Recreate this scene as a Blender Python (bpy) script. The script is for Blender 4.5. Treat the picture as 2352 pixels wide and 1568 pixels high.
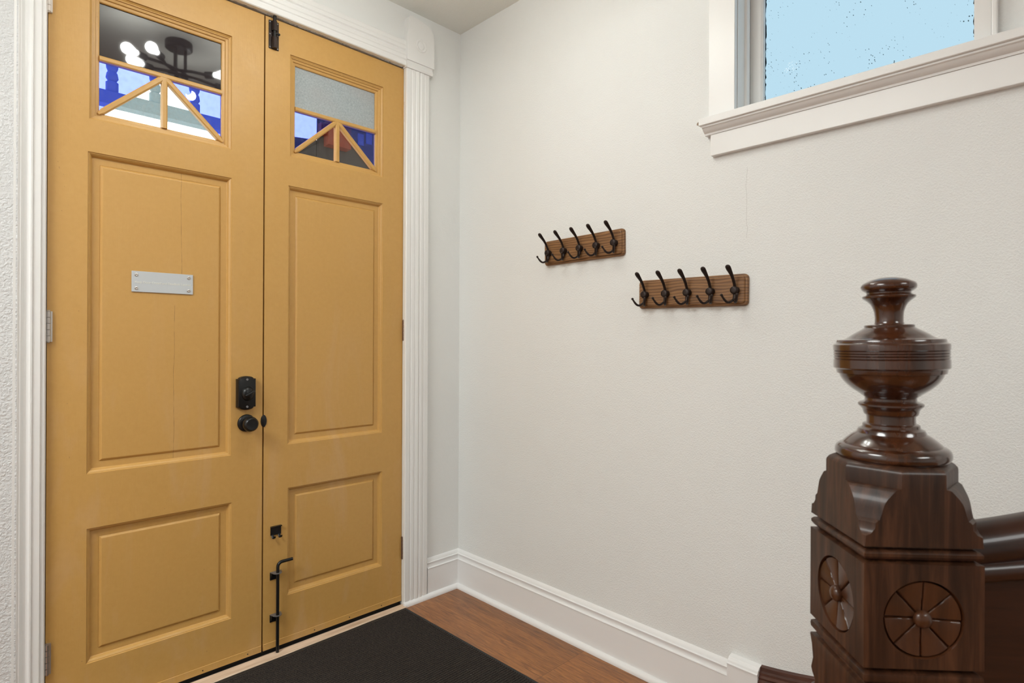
import bpy, bmesh, math, random
from mathutils import Vector, Matrix
random.seed(7)
PI = math.pi
S = bpy.context.scene
for o in list(bpy.data.objects): bpy.data.objects.remove(o)
COL = S.collection

# ------------------------------------------------------------------ camera
YAW, ROLL = math.radians(45.6226), math.radians(0.26597)
F = Vector((math.cos(YAW), math.sin(YAW), 0)); R0 = Vector((math.sin(YAW), -math.cos(YAW), 0))
CR = R0*math.cos(ROLL) + Vector((0, 0, 1))*math.sin(ROLL)
CU = -R0*math.sin(ROLL) + Vector((0, 0, 1))*math.cos(ROLL)
CAM = Vector((-1.87777, -2.30381, 1.25))
cd = bpy.data.cameras.new('camera'); cam = bpy.data.objects.new('camera', cd); COL.objects.link(cam)
cam.matrix_world = Matrix(((CR.x, CU.x, -F.x, CAM.x), (CR.y, CU.y, -F.y, CAM.y), (CR.z, CU.z, -F.z, CAM.z), (0, 0, 0, 1)))
cd.sensor_width = 36; cd.lens = 1333.53*36/2352; cd.shift_y = -5.325/2352
cd.dof.use_dof = True; cd.dof.focus_distance = 2.9; cd.dof.aperture_fstop = 9
cd.clip_start = 0.02
S.camera = cam
S.view_settings.view_transform = 'Standard'; S.view_settings.look = 'None'
S.view_settings.exposure = 0.13; S.view_settings.gamma = 1; S.view_settings.use_curve_mapping = False

# ------------------------------------------------------------------ sky
w = bpy.data.worlds.new('world'); S.world = w; w.use_nodes = True
nt = w.node_tree; nt.nodes.clear()
wo = nt.nodes.new('ShaderNodeOutputWorld'); bg = nt.nodes.new('ShaderNodeBackground')
tc = nt.nodes.new('ShaderNodeTexCoord')
dot = nt.nodes.new('ShaderNodeVectorMath'); dot.operation = 'DOT_PRODUCT'
sd = Vector((-0.15, 1, 0.3)).normalized(); dot.inputs[1].default_value = sd
cr = nt.nodes.new('ShaderNodeValToRGB')
cr.color_ramp.elements[0].position = 0.45; cr.color_ramp.elements[0].color = (0.50, 0.735, 0.87, 1)
cr.color_ramp.elements[1].position = 0.93; cr.color_ramp.elements[1].color = (4.6, 4.6, 4.5, 1)
nt.links.new(tc.outputs['Generated'], dot.inputs[0]); nt.links.new(dot.outputs['Value'], cr.inputs[0])
nt.links.new(cr.outputs[0], bg.inputs[0]); nt.links.new(bg.outputs[0], wo.inputs[0])
bg.inputs[1].default_value = 0.92

# ------------------------------------------------------------------ added fill lights without fixtures: behind the camera and off to the left
BULB = 88.0
for nm, loc, en, sz in (('hall_fill_light', (-1.3, -4.7, 2.74), 42, 1.2), ('side_fill_light', (-3.1, -1.15, 2.74), 64, 1.2)):
    al = bpy.data.lights.new(nm, 'AREA'); al.shape = 'DISK'; al.size = sz; al.energy = en; al.color = (.965, 1, .985)
    alo = bpy.data.objects.new(nm, al); COL.objects.link(alo); alo.location = loc

# ------------------------------------------------------------------ materials
def mat(name, base, rough=0.5, **k):
    m = bpy.data.materials.new(name); m.use_nodes = True
    n = m.node_tree; b = n.nodes['Principled BSDF']
    b.inputs['Base Color'].default_value = (*base, 1); b.inputs['Roughness'].default_value = rough
    for kk, v in k.items():
        b.inputs[kk.replace('_', ' ')].default_value = v
    return m
def N(m, t, **k):
    n = m.node_tree.nodes.new(t)
    for a, v in k.items(): setattr(n, a, v)
    return n
def L(m, a, b): m.node_tree.links.new(a, b)
def coords(m, scale=(1, 1, 1), rot=(0, 0, 0), loc=(0, 0, 0)):
    t = N(m, 'ShaderNodeTexCoord'); mp = N(m, 'ShaderNodeMapping')
    mp.inputs['Scale'].default_value = scale; mp.inputs['Rotation'].default_value = rot; mp.inputs['Location'].default_value = loc
    L(m, t.outputs['Object'], mp.inputs[0]); return mp.outputs[0]
def noise(m, vec, scale, detail=4, rough=.5, dist=0):
    n = N(m, 'ShaderNodeTexNoise'); n.inputs['Scale'].default_value = scale; n.inputs['Detail'].default_value = detail
    n.inputs['Roughness'].default_value = rough; n.inputs['Distortion'].default_value = dist
    L(m, vec, n.inputs['Vector']); return n.outputs['Fac']
def ramp(m, fac, stops):
    r = N(m, 'ShaderNodeValToRGB'); e = r.color_ramp.elements
    while len(e) < len(stops): e.new(.5)
    for i, (p, c) in enumerate(stops):
        e[i].position = p; e[i].color = (*c, 1) if len(c) == 3 else c
    L(m, fac, r.inputs[0]); return r.outputs[0]
def g(v): return (v, v, v)
def bump(m, h, strength=.3, dist=.01, prev=None):
    b = N(m, 'ShaderNodeBump'); b.inputs['Strength'].default_value = strength; b.inputs['Distance'].default_value = dist
    L(m, h, b.inputs['Height'])
    if prev is not None: L(m, prev, b.inputs['Normal'])
    return b.outputs[0]
def mix(m, fac, a, b, mode='MIX'):
    x = N(m, 'ShaderNodeMix', data_type='RGBA', blend_type=mode)
    for s, v in ((0, fac), (6, a), (7, b)):
        if hasattr(v, 'links'): L(m, v, x.inputs[s])
        else: x.inputs[s].default_value = v if s == 0 else (*v, 1)
    return x.outputs[2]
def math_(m, op, a, b=None, c=None):
    x = N(m, 'ShaderNodeMath', operation=op)
    for i, v in enumerate((a, b, c)):
        if v is None: continue
        if hasattr(v, 'links'): L(m, v, x.inputs[i])
        else: x.inputs[i].default_value = v
    return x.outputs[0]
def P(m): return m.node_tree.nodes['Principled BSDF']

def plaster(name, base, strength=.5, big=1.0, crack=False):
    m = mat(name, base, .62)
    v = coords(m)
    n1 = noise(m, v, 200*big, 3, .55, .5)
    r1 = ramp(m, n1, [(.40, g(0)), (.64, g(1))])
    n2 = noise(m, v, 14*big, 2, .5)
    b1 = bump(m, r1, strength, .0016/big)
    L(m, bump(m, n2, .25, .006, b1), P(m).inputs['Normal'])
    n3 = noise(m, v, 1.6, 3, .5)
    col = ramp(m, n3, [(.3, tuple(x*.985 for x in base)), (.7, tuple(min(1, x*1.015) for x in base))])
    if crack:   # faint hairline crack below the window
        sx = N(m, 'ShaderNodeSeparateXYZ'); t = N(m, 'ShaderNodeTexCoord'); L(m, t.outputs['Object'], sx.inputs[0])
        nz = N(m, 'ShaderNodeTexNoise', noise_dimensions='1D'); nz.inputs['Scale'].default_value = 14; L(m, sx.outputs[2], nz.inputs['W'])
        yc = math_(m, 'MULTIPLY_ADD', nz.outputs['Fac'], .012, -1.487)
        ln = math_(m, 'LESS_THAN', math_(m, 'ABSOLUTE', math_(m, 'SUBTRACT', sx.outputs[1], yc)), .0007)
        zz = math_(m, 'LESS_THAN', math_(m, 'ABSOLUTE', math_(m, 'SUBTRACT', sx.outputs[2], 1.70)), .115)
        col = mix(m, math_(m, 'MULTIPLY', math_(m, 'MULTIPLY', ln, zz), .35), col, (.35, .33, .3))
    L(m, col, P(m).inputs['Base Color'])
    return m
M = {}
M['wall'] = plaster('wall_paint', (.79, .797, .782), .36, crack=True)
M['wall_smooth'] = plaster('wall_paint_smooth', (.79, .797, .782), .15)
M['wall_rough'] = plaster('wall_paint_coarse', (.67, .675, .675), .55, .6)
M['ceiling'] = plaster('ceiling_paint', (.84, .84, .79), .5)
def gloss_paint(name, base, rough=.35):
    m = mat(name, base, rough)
    v = coords(m)
    n = noise(m, v, 40, 3, .5); n2 = noise(m, coords(m, (1, 1, .12)), 160, 2, .5)
    L(m, bump(m, n2, .12, .001, bump(m, n, .15, .002)), P(m).inputs['Normal'])
    return m
M['trim'] = gloss_paint('white_trim_paint', (.82, .815, .80), .34)
M['base'] = gloss_paint('baseboard_paint', (.82, .815, .81), .3)

def door_paint():
    m = mat('amber_door_paint', (.6, .33, .1), .4)
    v = coords(m)
    A = (.56, .318, .088)
    streak = noise(m, coords(m, (1, 1, .22), (0, .35, 0)), 7, 5, .6, 1.2)
    t = N(m, 'ShaderNodeTexCoord'); sx = N(m, 'ShaderNodeSeparateXYZ'); L(m, t.outputs['Object'], sx.inputs[0])
    low = ramp(m, math_(m, 'MULTIPLY', sx.outputs[2], .5), [(.35, g(1)), (.85, g(.1))])
    sm = ramp(m, streak, [(.53, g(0)), (.75, g(.42))])
    f = math_(m, 'MULTIPLY', sm, low)
    base = mix(m, f, A, (.63, .42, .25))
    fine = noise(m, v, 60, 4, .6)
    base = mix(m, .25, base, ramp(m, fine, [(.35, (.52, .295, .085)), (.65, (.60, .35, .115))]))
    chip = noise(m, v, 130, 2, .5)
    base = mix(m, ramp(m, chip, [(.775, g(0)), (.79, g(.6))]), base, (.22, .11, .04))
    L(m, base, P(m).inputs['Base Color'])
    brush = noise(m, coords(m, (1, 1, .1)), 170, 3, .6)
    L(m, bump(m, brush, .22, .0012, bump(m, noise(m, v, 22, 3), .22, .003)), P(m).inputs['Normal'])
    L(m, ramp(m, streak, [(.4, g(.36)), (.7, g(.5))]), P(m).inputs['Roughness'])
    return m
M['door'] = door_paint()
def crack_paint():
    m = door_paint(); m.name = 'amber_door_paint_cracked'
    t = N(m, 'ShaderNodeTexCoord'); sx = N(m, 'ShaderNodeSeparateXYZ'); L(m, t.outputs['Object'], sx.inputs[0])
    nz = N(m, 'ShaderNodeTexNoise', noise_dimensions='1D'); nz.inputs['Scale'].default_value = 3.2; L(m, sx.outputs[2], nz.inputs['W'])
    wob = math_(m, 'MULTIPLY_ADD', nz.outputs['Fac'], .014, -.007)
    # two line segments: above and below the sign
    up = math_(m, 'GREATER_THAN', sx.outputs[2], 1.42)
    xc = math_(m, 'MULTIPLY_ADD', up, .022, -1.291)
    d = math_(m, 'ABSOLUTE', math_(m, 'SUBTRACT', sx.outputs[0], math_(m, 'ADD', xc, wob)))
    br_ = N(m, 'ShaderNodeTexNoise', noise_dimensions='1D'); br_.inputs['Scale'].default_value = 26; L(m, sx.outputs[2], br_.inputs['W'])
    wdt_ = math_(m, 'MULTIPLY_ADD', br_.outputs['Fac'], .0012, -.00018)
    gap = math_(m, 'GREATER_THAN', math_(m, 'ABSOLUTE', math_(m, 'SUBTRACT', sx.outputs[2], 1.40)), .035)
    line = math_(m, 'MULTIPLY', math_(m, 'LESS_THAN', d, wdt_), gap)
    old = P(m).inputs['Base Color'].links[0].from_socket
    L(m, mix(m, math_(m, 'MULTIPLY', line, .75), old, (.13, .065, .02)), P(m).inputs['Base Color'])
    return m
M['door_crack'] = crack_paint()

def dark_wood(name, c0, c1, rough=.3, grain_rot=(0, 0, 0), sc=(1, 1, .07), coat=.5, bmp=.1, fr=55, hi=1.45):
    m = mat(name, c1, rough); 
    v = coords(m, sc, grain_rot)
    n = noise(m, v, fr, 6, .62, .7); n2 = noise(m, coords(m, (1, 1, .3)), 9, 3, .5)
    a = ramp(m, n, [(.3, c0), (.5, c1), (.68, tuple(x*hi for x in c1))])
    b = mix(m, ramp(m, n2, [(.35, g(0)), (.75, g(.5))]), a, tuple((x*1.5, x*1.12, x*.8)[i] for i, x in enumerate(c1)))
    L(m, b, P(m).inputs['Base Color'])
    P(m).inputs['Specular IOR Level'].default_value = .28; P(m).inputs['Coat Weight'].default_value = coat; P(m).inputs['Coat Roughness'].default_value = .12
    L(m, bump(m, n, bmp, .001), P(m).inputs['Normal'])
    return m
M['newel'] = dark_wood('varnished_oak', (.005, .002, .001), (.034, .0135, .0062), .42, coat=.12, bmp=.3, fr=62, hi=2.5)
M['finial'] = dark_wood('turned_varnished_wood', (.006, .002, .001), (.042, .0135, .005), .22, coat=1)
M['rail'] = dark_wood('rail_varnished_wood', (.004, .0015, .001), (.026, .008, .0032), .36, sc=(.1, 1, 1), coat=.25)
M['petal'] = dark_wood('carved_varnished_wood', (.012, .0045, .002), (.048, .017, .0065), .34, coat=.3)
M['skirt'] = dark_wood('stair_skirt_wood', (.02, .008, .006), (.07, .028, .02), .3, sc=(1, .1, 1))

def rack_wood():
    m = mat('stained_pine', (.2, .09, .035), .5)
    wv = N(m, 'ShaderNodeTexWave', wave_type='BANDS', bands_direction='Z', wave_profile='SIN')
    wv.inputs['Scale'].default_value = 30; wv.inputs['Distortion'].default_value = 10; wv.inputs['Detail'].default_value = 2
    wv.inputs['Detail Scale'].default_value = .55
    oi = N(m, 'ShaderNodeObjectInfo'); ad = N(m, 'ShaderNodeVectorMath', operation='ADD'); L(m, coords(m, (1, .30, 1)), ad.inputs[0]); L(m, oi.outputs['Random'], ad.inputs[1])
    L(m, ad.outputs[0], wv.inputs[0])
    a = ramp(m, wv.outputs['Fac'], [(.02, (.080, .030, .009)), (.28, (.20, .088, .027)), (.9, (.33, .165, .058))])
    n = noise(m, coords(m, (1, .1, 1)), 60, 4)
    L(m, mix(m, .55, a, ramp(m, n, [(.3, (.11, .045, .016)), (.7, (.29, .14, .05))])), P(m).inputs['Base Color'])
    L(m, bump(m, wv.outputs['Fac'], .25, .001), P(m).inputs['Normal'])
    return m
M['rack'] = rack_wood()
M['iron'] = mat('dark_bronze_iron', (.035, .025, .022), .42, Metallic=.75)
M['black'] = mat('black_painted_metal', (.012, .012, .012), .32, Metallic=.4)
M['steel'] = mat('brushed_steel', (.55, .52, .49), .3, Metallic=.9)
M['old_steel'] = mat('tarnished_brown_steel', (.25, .17, .13), .4, Metallic=.7)
M['painted_steel'] = mat('cream_painted_hinge', (.72, .66, .6), .4)
M['bracket'] = mat('grey_zinc_bracket', (.22, .22, .23), .4, Metallic=.6)
M['rubber'] = mat('black_rubber', (.012, .012, .012), .6)
M['void'] = mat('dark_gap_weatherstrip', (.02, .016, .012), .9)

def floor_mat():
    m = mat('oak_floor', (.3, .13, .05), .3)
    # strips run along the world Y axis
    v = coords(m, (1, 1, 1), (0, 0, PI/2), (.845, 0, 0))
    br = N(m, 'ShaderNodeTexBrick'); L(m, v, br.inputs['Vector'])
    br.inputs['Scale'].default_value = 1; br.inputs['Brick Width'].default_value = .845; br.inputs['Row Height'].default_value = .098
    br.inputs['Mortar Size'].default_value = .0008; br.inputs['Mortar Smooth'].default_value = .2; br.offset = 0.0
    br.inputs['Color1'].default_value = (.2, .2, .2, 1); br.inputs['Color2'].default_value = (.8, .8, .8, 1); br.inputs['Mortar'].default_value = (0, 0, 0, 1)
    off = N(m, 'ShaderNodeVectorMath', operation='ADD'); L(m, coords(m, (1, .1, 1)), off.inputs[0])
    sc = N(m, 'ShaderNodeVectorMath', operation='SCALE'); L(m, br.outputs['Color'], sc.inputs[0]); sc.inputs['Scale'].default_value = 5
    L(m, sc.outputs[0], off.inputs[1])
    n = noise(m, off.outputs[0], 42, 7, .68, 2.0)
    fine = noise(m, coords(m, (1, .05, 1)), 330, 3, .6)
    c = ramp(m, n, [(.30, (.045, .014, .003)), (.42, (.19, .065, .015)), (.60, (.37, .145, .036)), (.8, (.50, .22, .065))])
    c = mix(m, .4, c, ramp(m, fine, [(.35, (.13, .042, .010)), (.65, (.43, .175, .048))]))
    tone = ramp(m, br.outputs['Color'], [(.2, g(.78)), (.8, g(1.12))])
    c = mix(m, 1.0, c, tone, 'MULTIPLY')
    mort = ramp(m, br.outputs['Fac'], [(.0, g(1)), (1, g(.45))])
    c = mix(m, .9, c, mort, 'MULTIPLY')
    L(m, c, P(m).inputs['Base Color'])
    L(m, bump(m, fine, .15, .0006), P(m).inputs['Normal'])
    P(m).inputs['Coat Weight'].default_value = .15; P(m).inputs['Coat Roughness'].default_value = .3
    return m
M['floor'] = floor_mat()
def raw_wood():
    m = mat('raw_threshold_wood', (.6, .42, .27), .6)
    n = noise(m, coords(m, (.08, 1, 1)), 60, 5, .6)
    L(m, ramp(m, n, [(.3, (.52, .36, .24)), (.6, (.76, .58, .43))]), P(m).inputs['Base Color'])
    return m
M['raw'] = raw_wood()
def carpet():
    m = mat('ribbed_mat_pile', (.02, .015, .012), .95)
    v = coords(m)
    n = noise(m, coords(m, (1, 1.6, 1)), 260, 3, .7)
    c = ramp(m, n, [(.38, (.010, .008, .007)), (.62, (.052, .038, .029))])
    sp = noise(m, v, 150, 1, .5)
    c = mix(m, ramp(m, sp, [(.80, g(0)), (.82, g(.6))]), c, (.4, .36, .3))
    L(m, c, P(m).inputs['Base Color'])
    L(m, bump(m, n, .9, .004), P(m).inputs['Normal'])
    return m
M['carpet'] = carpet()

def glass(name, tint, refl_ior=1.5, dirt=None, dirt_col=(.5, .52, .5)):
    m = bpy.data.materials.new(name); m.use_nodes = True; n = m.node_tree; n.nodes.clear()
    out = N(m, 'ShaderNodeOutputMaterial'); tr = N(m, 'ShaderNodeBsdfTransparent'); gl = N(m, 'ShaderNodeBsdfGlossy')
    tr.inputs[0].default_value = (*tint, 1); gl.inputs['Roughness'].default_value = .015
    fr = N(m, 'ShaderNodeFresnel'); fr.inputs[0].default_value = refl_ior
    mx = N(m, 'ShaderNodeMixShader'); L(m, fr.outputs[0], mx.inputs[0]); L(m, tr.outputs[0], mx.inputs[1]); L(m, gl.outputs[0], mx.inputs[2])
    last = mx.outputs[0]
    if dirt is not None:
        df = N(m, 'ShaderNodeBsdfDiffuse'); df.inputs[0].default_value = (*dirt_col, 1)
        m2 = N(m, 'ShaderNodeMixShader'); L(m, dirt(m), m2.inputs[0]); L(m, last, m2.inputs[1]); L(m, df.outputs[0], m2.inputs[2]); last = m2.outputs[0]
    L(m, last, out.inputs[0]); return m
M['blue_glass'] = glass('cobalt_glass', (.36, .42, 1.0), 1.45, lambda m: ramp(m, noise(m, coords(m), 60, 4, .6), [(.45, g(0)), (.8, g(.12))]), (.3, .4, .8))
M['clear_glass'] = glass('dusty_clear_glass', (.93, .95, .93), 1.45, lambda m: ramp(m, noise(m, coords(m), 90, 4, .7), [(.4, g(.02)), (.75, g(.2))]))
M['amber_glass'] = glass('brown_tinted_glass', (.9, .8, .74), 1.4, lambda m: ramp(m, noise(m, coords(m), 60, 4, .6), [(.5, g(0)), (.8, g(.06))]))
def specks(m):
    v = N(m, 'ShaderNodeTexVoronoi'); v.inputs['Scale'].default_value = 135; L(m, coords(m, (0, 1, 1)), v.inputs['Vector'])
    rad = ramp(m, noise(m, coords(m), 9, 2, .5), [(.38, g(.02)), (.68, g(.21))])
    sel = ramp(m, v.outputs['Color'], [(.42, g(0)), (.44, g(1))])
    return math_(m, 'MULTIPLY', math_(m, 'LESS_THAN', v.outputs['Distance'], rad), math_(m, 'MULTIPLY', sel, .85))
M['window_glass'] = glass('speckled_window_glass', (1, 1, 1), 1.04, specks, (.06, .10, .12))
M['mirror_glass'] = mat('dark_filmed_glass', (.028, .022, .024), .03, IOR=1.75)
def frosted():
    m = mat('frosted_grey_film', (.45, .48, .48), .45)
    n = noise(m, coords(m), 170, 5, .7); n2 = noise(m, coords(m), 8, 3, .5)
    c = ramp(m, n, [(.3, (.27, .31, .325)), (.7, (.44, .49, .50))])
    L(m, mix(m, ramp(m, n2, [(.35, g(0)), (.7, g(.5))]), c, (.38, .37, .37)), P(m).inputs['Base Color'])
    return m
M['frost'] = frosted()
M['putty'] = mat('grey_putty', (.33, .33, .32), .9)
def patchy(name, a, b, s):
    m = mat(name, a, .9); L(m, ramp(m, noise(m, coords(m), s, 5, .75), [(.36, a), (.5, b)]), P(m).inputs['Base Color']); return m
M['putty'] = patchy('grey_putty', (.10, .10, .10), (.55, .55, .53), 130)
M['chips'] = patchy('flaked_paint', (.05, .03, .02), (.8, .78, .72), 60)
M['chipwood'] = mat('bare_chipped_wood', (.28, .2, .14), .8)
def acrylic():
    m = mat('frosted_acrylic', (.53, .56, .58), .3); return m
M['sign'] = acrylic(); M['letter'] = mat('cream_lettering', (.78, .78, .70), .4)
bm_ = mat('lit_filament_bulb', (1, .9, .75), .3); P(bm_).inputs['Emission Color'].default_value = (.975, 1, .955, 1); P(bm_).inputs['Emission Strength'].default_value = BULB; M['bulb'] = bm_
M['porch'] = mat('weathered_white_porch_paint', (.42, .50, .53), .6)
M['brownhouse'] = mat('brown_siding', (.11, .085, .07), .9); M['red'] = mat('red_brick_paint', (.42, .07, .03), .8)
M['housewin'] = mat('pale_house_window', (.2, .24, .28), .2)

# ------------------------------------------------------------------ helpers
def wm(o):
    m = Matrix.LocRotScale(o.location, o.rotation_euler, o.scale)
    return wm(o.parent) @ m if o.parent else m
def obj(name, bm, m, parent=None, smooth=None, local=False):
    bmesh.ops.recalc_face_normals(bm, faces=bm.faces)
    me = bpy.data.meshes.new(name); bm.to_mesh(me); bm.free()
    if parent is not None and not local: me.transform(wm(parent).inverted())
    me.materials.append(M[m] if isinstance(m, str) else m)
    if smooth:
        for p in me.polygons: p.use_smooth = True
        me.set_sharp_from_angle(angle=math.radians(smooth))
    o = bpy.data.objects.new(name, me); COL.objects.link(o)
    if parent is not None: o.parent = parent
    return o
def tag(o, label=None, cat=None, group=None, kind=None):
    if label: o['label'] = label
    if cat: o['category'] = cat
    if group: o['group'] = group
    if kind: o['kind'] = kind
    return o
def struct(o, label, cat): return tag(o, label, cat, kind='structure')
def empty(name, loc, rz=0):
    o = bpy.data.objects.new(name, None); COL.objects.link(o); o.location = loc; o.rotation_euler = (0, 0, rz); o.empty_display_size = .05; return o
def NB(): return bmesh.new()
def box(bm, a, b, bev=0, seg=2):
    x0, y0, z0 = a; x1, y1, z1 = b
    vs = [bm.verts.new(p) for p in ((x0, y0, z0), (x1, y0, z0), (x1, y1, z0), (x0, y1, z0), (x0, y0, z1), (x1, y0, z1), (x1, y1, z1), (x0, y1, z1))]
    fs = [bm.faces.new([vs[i] for i in q]) for q in ((0, 3, 2, 1), (4, 5, 6, 7), (0, 1, 5, 4), (1, 2, 6, 5), (2, 3, 7, 6), (3, 0, 4, 7))]
    if bev:
        es = list({e for f in fs for e in f.edges})
        bmesh.ops.bevel(bm, geom=es, offset=bev, segments=seg, profile=.5, affect='EDGES')
    return vs
def prism(bm, pts, axis, a, b):
    """pts: 2-D polygon, extruded along axis from a to b"""
    def P3(p, t):
        if axis == 0: return (t, p[0], p[1])
        if axis == 1: return (p[0], t, p[1])
        return (p[0], p[1], t)
    v0 = [bm.verts.new(P3(p, a)) for p in pts]; v1 = [bm.verts.new(P3(p, b)) for p in pts]
    n = len(pts)
    for i in range(n): bm.faces.new((v0[i], v0[(i+1) % n], v1[(i+1) % n], v1[i]))
    bm.faces.new(v0[::-1]); bm.faces.new(v1)
def lathe(bm, prof, M4=None, seg=40, caps=True):
    """prof: (r, h) along local z"""
    M4 = M4 or Matrix(); rings = []
    for r, h in prof:
        if r < 1e-6: rings.append([bm.verts.new(M4 @ Vector((0, 0, h)))])
        else: rings.append([bm.verts.new(M4 @ Vector((r*math.cos(2*PI*i/seg), r*math.sin(2*PI*i/seg), h))) for i in range(seg)])
    for A, B in zip(rings, rings[1:]):
        for i in range(seg):
            j = (i+1) % seg
            if len(A) == 1 and len(B) == 1: continue
            if len(A) == 1: bm.faces.new((A[0], B[i], B[j]))
            elif len(B) == 1: bm.faces.new((A[i], B[0], A[j]))
            else: bm.faces.new((A[i], B[i], B[j], A[j]))
    if caps:
        if len(rings[0]) > 1: bm.faces.new(rings[0][::-1])
        if len(rings[-1]) > 1: bm.faces.new(rings[-1])
def tube(bm, pts, rad, seg=12, flat=None):
    """swept tube; rad number or list; flat = list of (ru, rv) factors"""
    pts = [Vector(p) for p in pts]; n = len(pts)
    if not isinstance(rad, (list, tuple)): rad = [rad]*n
    t0 = (pts[1]-pts[0]).normalized()
    up = Vector((0, 0, 1)) if abs(t0.z) < .9 else Vector((0, 1, 0))
    u = t0.cross(up).normalized(); rings = []
    for i, p in enumerate(pts):
        t = (pts[min(i+1, n-1)] - pts[max(i-1, 0)]).normalized()
        u = (u - t*u.dot(t)).normalized(); v = t.cross(u)
        fu, fv = flat[i] if flat else (1, 1)
        rings.append([bm.verts.new(p + u*math.cos(2*PI*k/seg)*rad[i]*fu + v*math.sin(2*PI*k/seg)*rad[i]*fv) for k in range(seg)])
    for A, B in zip(rings, rings[1:]):
        for k in range(seg): bm.faces.new((A[k], A[(k+1) % seg], B[(k+1) % seg], B[k]))
    bm.faces.new(rings[0][::-1]); bm.faces.new(rings[-1])
def sweep(bm, prof, pts, side):
    """closed profile (s, h): s along the side vector, h up, at each point"""
    rings = [[bm.verts.new(Vector(p) + Vector(side)*s + Vector((0, 0, h))) for s, h in prof] for p in pts]
    n = len(prof)
    for A, B in zip(rings, rings[1:]):
        for k in range(n): bm.faces.new((A[k], A[(k+1) % n], B[(k+1) % n], B[k]))
    bm.faces.new(rings[0][::-1]); bm.faces.new(rings[-1])
def zmat(direction, origin):
    """matrix whose local z points along direction"""
    z = Vector(direction).normalized(); q = z.to_track_quat('Z', 'Y'); return Matrix.Translation(origin) @ q.to_matrix().to_4x4()
def sphere(bm, c, r, seg=16, sc=(1, 1, 1)):
    prof = [(r*math.sin(PI*i/10), -r*math.cos(PI*i/10)) for i in range(11)]; prof[0] = (0, -r); prof[-1] = (0, r)
    lathe(bm, prof, Matrix.Translation(c) @ Matrix.Diagonal((*sc, 1)), seg)

# ================================================================== ROOM SHELL
X0, Y0, H = -4.2, -6.5, 2.80
DL, DR, DT = -1.656, -.329, 2.527        # door opening
WY0, WY1, WZ0, WZ1 = -2.075, -1.447, 2.0, 2.62   # window opening
bm = NB(); box(bm, (X0, Y0, -.1), (0, .12, 0)); struct(obj('floor', bm, 'floor'), 'brown oak strip floor beside the dark door mat', 'floor')
bm = NB(); box(bm, (X0, Y0, H), (.12, .12, H+.1)); struct(obj('ceiling', bm, 'ceiling'), 'off-white textured ceiling above the double door', 'ceiling')
bm = NB()
box(bm, (DR, 0, -.1), (0, .12, H)); box(bm, (DL-.1, 0, DT), (DR, .12, H))
struct(obj('wall_back', bm, 'wall_smooth'), 'smooth cream wall around the amber double door', 'wall')
bm = NB(); box(bm, (X0, -.035, -.1), (-1.722, .12, H)); box(bm, (-1.722, 0.0, -.1), (DL, .12, H))
struct(obj('wall_back', bm, 'wall_rough'), 'coarse white plaster wall left of the double door', 'wall')
bm = NB()
box(bm, (0, WY1, -.1), (.15, .12, H)); box(bm, (0, Y0, -.1), (.15, WY0, H)); box(bm, (0, WY0, -.1), (.15, WY1, WZ0)); box(bm, (0, WY0, WZ1), (.15, WY1, H))
bmesh.ops.remove_doubles(bm, verts=bm.verts, dist=1e-5)
struct(obj('wall_right', bm, 'wall'), 'textured cream wall with the coat racks and high window', 'wall')
bm = NB(); box(bm, (X0-.1, Y0, -.1), (X0, .12, H)); struct(obj('wall_left', bm, 'wall'), 'cream wall on the far left of the hall', 'wall')
bm = NB(); box(bm, (X0, Y0-.1, -.1), (.15, Y0, H)); struct(obj('wall_front', bm, 'wall'), 'cream wall behind the viewpoint', 'wall')

# baseboards
def base_prof(t=.020):
    return [(0, 0), (t, 0), (t, .136), (t+.002, .138), (t+.002, .1405), (t-.005, .143), (t-.0075, .150), (t-.005, .160), (t-.003, .165), (t-.009, .167), (t-.011, .173), (t-.015, .181), (0, .184)]
def shoe_prof(a=0, r=.017):
    return [(a, 0)] + [(a + r*math.cos(PI/2*i/6), .004 + r*math.sin(PI/2*i/6)) for i in range(7)] + [(a, .004+r)] if False else [(a, 0), (a+r, 0)] + [(a + r*math.cos(PI/2*i/6), .003 + r*1.05*math.sin(PI/2*i/6)) for i in range(7)]
bm = NB(); prism(bm, [(-d, z) for d, z in base_prof()], 1, -1.437, 0)
struct(obj('baseboard_right', bm, 'base', smooth=35), 'tall white moulded baseboard under the coat racks', 'baseboard')
bm = NB(); prism(bm, [(-d, z) for d, z in base_prof()], 0, -.204, -.001)
struct(obj('baseboard_back', bm, 'base', smooth=35), 'short white baseboard between door casing and corner', 'baseboard')
bm = NB(); prism(bm, [(-d, z) for d, z in shoe_prof(.020)], 1, -1.437, -.02)
struct(obj('trim_1', bm, 'base', smooth=50), 'white quarter-round shoe moulding along the right wall', 'trim')
bm = NB(); prism(bm, [(-d, z) for d, z in shoe_prof(.020)], 0, -.345, -.021)
struct(obj('trim_2', bm, 'base', smooth=50), 'white quarter-round shoe moulding beside the door', 'trim')
# plinth block at the end of the baseboard
bm = NB(); prism(bm, [(-d, z) for d, z in [(0, 0), (.034, 0), (.034, .186), (.037, .188), (.037, .191), (.032, .193), (.030, .199), (.024, .202), (.020, .207), (0, .210)]], 1, -1.537, -1.437)
struct(obj('trim_3', bm, 'base'), 'white block ending the baseboard beside the dark stair skirt', 'trim')
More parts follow.
